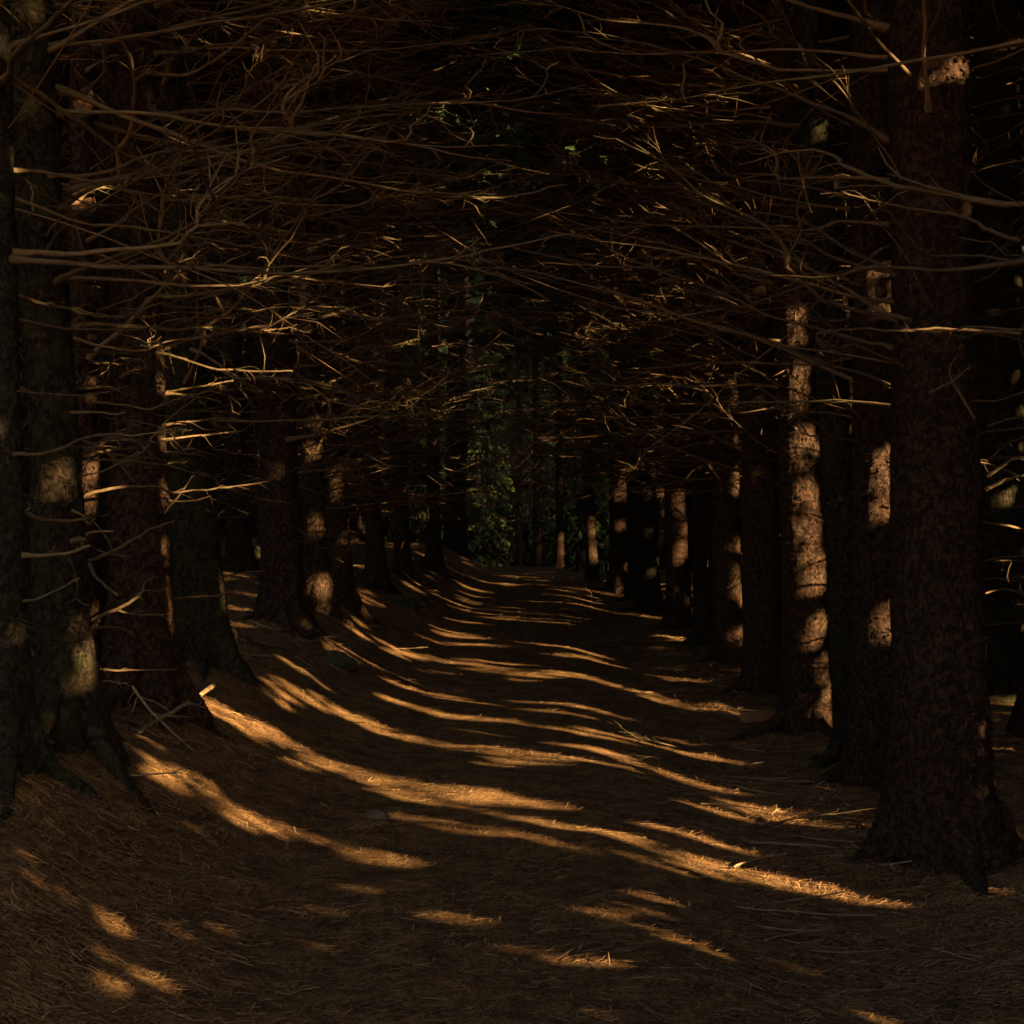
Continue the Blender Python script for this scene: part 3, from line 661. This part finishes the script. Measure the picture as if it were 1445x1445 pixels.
# chance gaps among the boughs, on the stems behind and on the green spruces at the far end
n = 1500; X = g.uniform(-3.0, 3.0, n); Yq = g.uniform(7, 44, n); Zq = 2.2 + g.random(n) * np.minimum(.26 * Yq, 8)
for q in range(n):
    if Yq[q] > 11 or g.random() < .45: open_gap(np.array([X[q], Yq[q], Zq[q]]), .02 + .11 * g.random() ** 2.5, .015 + .05 * g.random() ** 2)
n = 160; X = np.concatenate([g.uniform(-12, -3.5, n // 2), g.uniform(3.5, 9, n // 2)]); Yq = g.uniform(10, 40, n); Zq = g.uniform(0, 5, n)
for q in range(n): open_gap(np.array([X[q], Yq[q], Zq[q]]), .05 + .08 * g.random(), .05 + .15 * g.random())
n = 200; X = g.uniform(-6, -.6, n); Yq = g.uniform(44, 66, n); Zq = g.uniform(-1, 7, n)
for q in range(n): open_gap(np.array([X[q], Yq[q], Zq[q]]), .06 + .2 * g.random() ** 2, .06 + .2 * g.random() ** 2)
def shut(P, ru):
    for u, v in uv(P):
        i0, i1 = int((u - ru - U0) / RES), int((u + ru - U0) / RES) + 1; j = int((v - V0) / RES)
        if i0 > 0 and j > 2: MASK[i0:i1, j - 2:j + 3] = False
def shut_trunks():
  for t in TREES:
    zt = np.arange(-.2, 9, .08); P = np.array([t['p'] + (t['axis'](z)[0], t['axis'](z)[1], z) for z in zt]); shut(P, t['r'] * 1.2 + .05)
for q in range(170):
    y = 6.2 * (30 / 6.2) ** g.random(); x = cpath(y) + g.uniform(-2.1, 1.7); open_gap(np.array([x, y, float(H(x, y))]), .018 + .035 * g.random(), (.15 + .5 * g.random()) * se)
STREAKS = [  # pixel polylines of sunlight on the ground, half width in metres across the beam
 ([(345, 960), (370, 978), (395, 995)], .10), ([(400, 965), (440, 990), (500, 1016), (560, 1038), (590, 1045)], .07), ([(300, 995), (350, 1020), (410, 1050), (470, 1080), (530, 1092)], .13),
 ([(450, 1078), (500, 1088), (560, 1098)], .14), ([(560, 1112), (640, 1120), (700, 1130), (765, 1140)], .13), ([(690, 1030), (770, 1042), (840, 1055), (900, 1078), (960, 1098), (1010, 1115)], .08),
 ([(190, 1078), (230, 1095), (290, 1112)], .10), ([(385, 1122), (420, 1130), (460, 1137)], .08), ([(465, 882), (490, 888), (510, 897)], .08), ([(520, 925), (548, 935), (570, 940)], .09),
 ([(548, 920), (600, 928), (660, 935)], .06), ([(610, 930), (680, 940), (770, 956)], .06), ([(780, 950), (830, 956), (870, 968), (920, 985), (960, 996)], .08), ([(660, 909), (700, 912)], .06),
 ([(650, 822), (690, 838), (740, 846), (800, 850), (860, 868)], .08), ([(700, 872), (740, 880)], .06), ([(545, 1068), (620, 1078), (720, 1090)], .06), ([(870, 872), (930, 872)], .08), ([(950, 898), (980, 903)], .09),
 ([(600, 832), (630, 842), (662, 850)], .08), ([(640, 872), (700, 880)], .06), ([(780, 925), (840, 930)], .06), ([(590, 1168), (650, 1182)], .06), ([(1000, 1000), (1040, 1010)], .06), ([(1060, 1018), (1075, 1020)], .10),
 ([(870, 1045), (920, 1060)], .05), ([(540, 985), (600, 1000)], .05), ([(620, 1050), (690, 1056)], .05), ([(255, 990), (290, 1002)], .08), ([(620, 895), (680, 900)], .05)]
for pts, rr in STREAKS:
    W = np.array([hit(a, b, H) for a, b in pts]); n = int(np.linalg.norm(np.diff(W, axis=0), axis=1).sum() / .08) + 2
    Wl = smooth_line(W, n); g = np.random.default_rng(int(pts[0][0])); k = 1 + .45 * vnoise(np.stack([np.arange(n) * .3, np.zeros(n), np.zeros(n) + rr], -1), 5) + .55 * vnoise(np.stack([np.arange(n) * 1.1, np.ones(n), np.zeros(n) + rr], -1), 6); k = np.maximum(k, 0)
    for q, kk in zip(Wl, k):
        if kk < .42: continue
        for _ in range(2):
            o = g.normal(0, .5) * rr * kk; open_gap(q + np.array([sa, ca, 0]) * o, rr * kk * g.uniform(.22, .52), g.uniform(.012, .04))
shut_trunks()
for a, b_, h_ in ((1050, 1014, .05), (1062, 1018, .05), (1076, 1018, .05), (494, 932, .05), (486, 930, .1)): open_gap(hit(a, b_, H) + (0, 0, h_), .08, .07)
for x, y in BACK:
    if 0 < x < 9 and y < 17: shut(np.array([(x, y, z) for z in np.arange(0, 7, .08)]), .3)
def trunk_spot(ti, px, py, ru, rv):
    t = TREES[ti]; Y = t['p'][1]; P = at(px, py, Y - t['r'] * .8); g = np.random.default_rng(px * 7 + py)
    for _ in range(11): open_gap(P + np.array([sa * g.normal(0, .45) * ru, ca * g.normal(0, .45) * ru, g.normal(0, .5) * rv]), ru * g.uniform(.18, .42), min(rv, .16) * g.uniform(.2, .5))
for s in [(15, 1152, 828, .10, .10), (15, 1140, 790, .07, .07), (15, 1166, 995, .11, .18), (15, 1160, 1005, .10, .12), (15, 1156, 1034, .15, .06), (15, 1150, 950, .05, .08), (15, 1130, 700, .10, .12), (15, 1120, 560, .09, .3),
          (13, 1246, 672, .16, .14), (13, 1240, 725, .10, .06), (17, 1040, 835, .09, .12), (17, 1038, 900, .10, .10), (17, 1030, 690, .06, .1), (19, 962, 740, .13, .50), (22, 877, 690, .12, .20), (22, 870, 745, .06, .05),
          (23, 833, 770, .12, .5), (24, 787, 782, .10, .45), (1, 80, 690, .05, .08), (1, 122, 905, .05, .12), (1, 125, 960, .05, .06), (3, 231, 770, .08, .22), (3, 236, 860, .08, .2), (3, 222, 655, .08, .07), (15, 1128, 640, .10, .12), (15, 1146, 750, .09, .10), (15, 1150, 890, .07, .10), (15, 1114, 450, .06, .2), (17, 1036, 770, .06, .06), (17, 1020, 560, .05, .2), (13, 1232, 420, .05, .25), (13, 1250, 880, .07, .12),
          (6, 427, 640, .10, .10), (6, 414, 430, .10, .28), (6, 412, 370, .07, .05), (6, 438, 740, .04, .12), (6, 450, 832, .07, .10), (6, 446, 858, .06, .04), (7, 463, 690, .09, .14), (4, 305, 830, .05, .2), (2, 123, 680, .10, .15), (4, 268, 690, .05, .2), (16, 1090, 800, .04, .10), (11, 650, 760, .05, .05)]: trunk_spot(*s)
for h_, lo, hi, rr in ((0, .45, .98, .06), (1, .15, .95, .06), (4, .3, 1, .025), (7, .2, 1, .03), (8, 0, 1, .025), (10, .2, 1, .04), (11, .4, 1, .05), (13, .35, .9, .05), (15, .4, .9, .05), (17, .1, .5, .05), (23, .55, .85, .07), (24, 0, .6, .05), (27, .2, .8, .04), (19, .2, .8, .05)):
    P = HERO_PTS[h_]; n = len(P)
    for q in P[int(lo * n):int(hi * n)]: open_gap(q, rr * .5, rr * .4)
def foliage_screen(u, v, size, seed, wid=.33):
    g = np.random.default_rng(seed); n = len(u); s = 3.2 + 2.4 * g.random(n)
    C = np.stack([u * sa + ca * s, u * ca - sa * s, (v + s * se) / ce], -1)
    V, Q = sprays(C, g.normal(0, 1, (n, 3)) + (0, 0, -.3), size, g, wid)
    def touch(P):
        q = uv(P); return MASK[np.clip(((q[:, 0] - U0) / RES).astype(int), 0, MASK.shape[0] - 1), np.clip(((q[:, 1] - V0) / RES).astype(int), 0, MASK.shape[1] - 1)]
    V4 = V.reshape(-1, 4, 3); bad = touch(C)
    for k in range(4): bad |= touch(V4[:, k]) | touch((V4[:, k] + C) / 2) | touch((V4[:, k] + V4[:, (k + 1) % 4]) / 2)
    keep = ~bad & (C[:, 2] > -1); return V4[keep].reshape(-1, 3)
g = np.random.default_rng(56); NF = 480000
u = g.uniform(U0, U1, NF); vlo = np.maximum(.16 * u - 5.0, V0); vhi = np.minimum(.24 * u + 14.5, V1); v = vlo + (vhi - vlo) * g.random(NF)
parts = [foliage_screen(u, v, .27, 1)]
BAND = MASK.copy()
for ax_ in (0, 1):
    B = BAND.copy()
    for k in range(1, 9): B |= np.roll(BAND, k, ax_) | np.roll(BAND, -k, ax_)
    BAND = B
BAND &= ~MASK; cells = np.argwhere(BAND); area = len(cells) * RES * RES
for size, depth, seed in ((.12, 2.6, 2), (.06, 2.6, 3)):
    n = int(min(depth * area / (.5 * size * size * .45), 1.3e6)); c = cells[g.integers(0, len(cells), n)]
    parts.append(foliage_screen(U0 + (c[:, 0] + g.random(n)) * RES, V0 + (c[:, 1] + g.random(n)) * RES, size, seed, .45))
cells = np.argwhere(MASK); area = len(cells) * RES * RES
cu, cv = U0 + cells[:, 0] * RES, V0 + cells[:, 1] * RES
dens = np.clip(.30 + 1.1 * n2(cu * .8, cv * 3.2, 1.9, 21) + .8 * n2(cu * .9, cv * 2.2, 5.0, 22), .0, 1.8) / 1.8
for size, depth, seed in ((.05, 2.0, 4), (.10, .9, 5)):
    n = int(depth * area / (.5 * size * size * .45)); idx = g.integers(0, len(cells), n); idx = idx[g.random(n) < dens[idx]]; c = cells[idx]
    M2 = MASK; MASK = np.zeros_like(MASK); parts.append(foliage_screen(U0 + (c[:, 0] + g.random(len(c))) * RES, V0 + (c[:, 1] + g.random(len(c))) * RES, size, seed, .45)); MASK = M2
Vx = np.concatenate(parts); Qx = np.arange(len(Vx)).reshape(-1, 4)
print('band m2', area, 'mask m2', MASK.sum() * RES * RES, 'faces', len(Qx))
obj('added_foliage_screen', mesh('added_foliage_screen', Vx, Qx, False), LEAF, kind='stuff', label='unseen foliage screen added on the sunny right side to shape the sunlight')
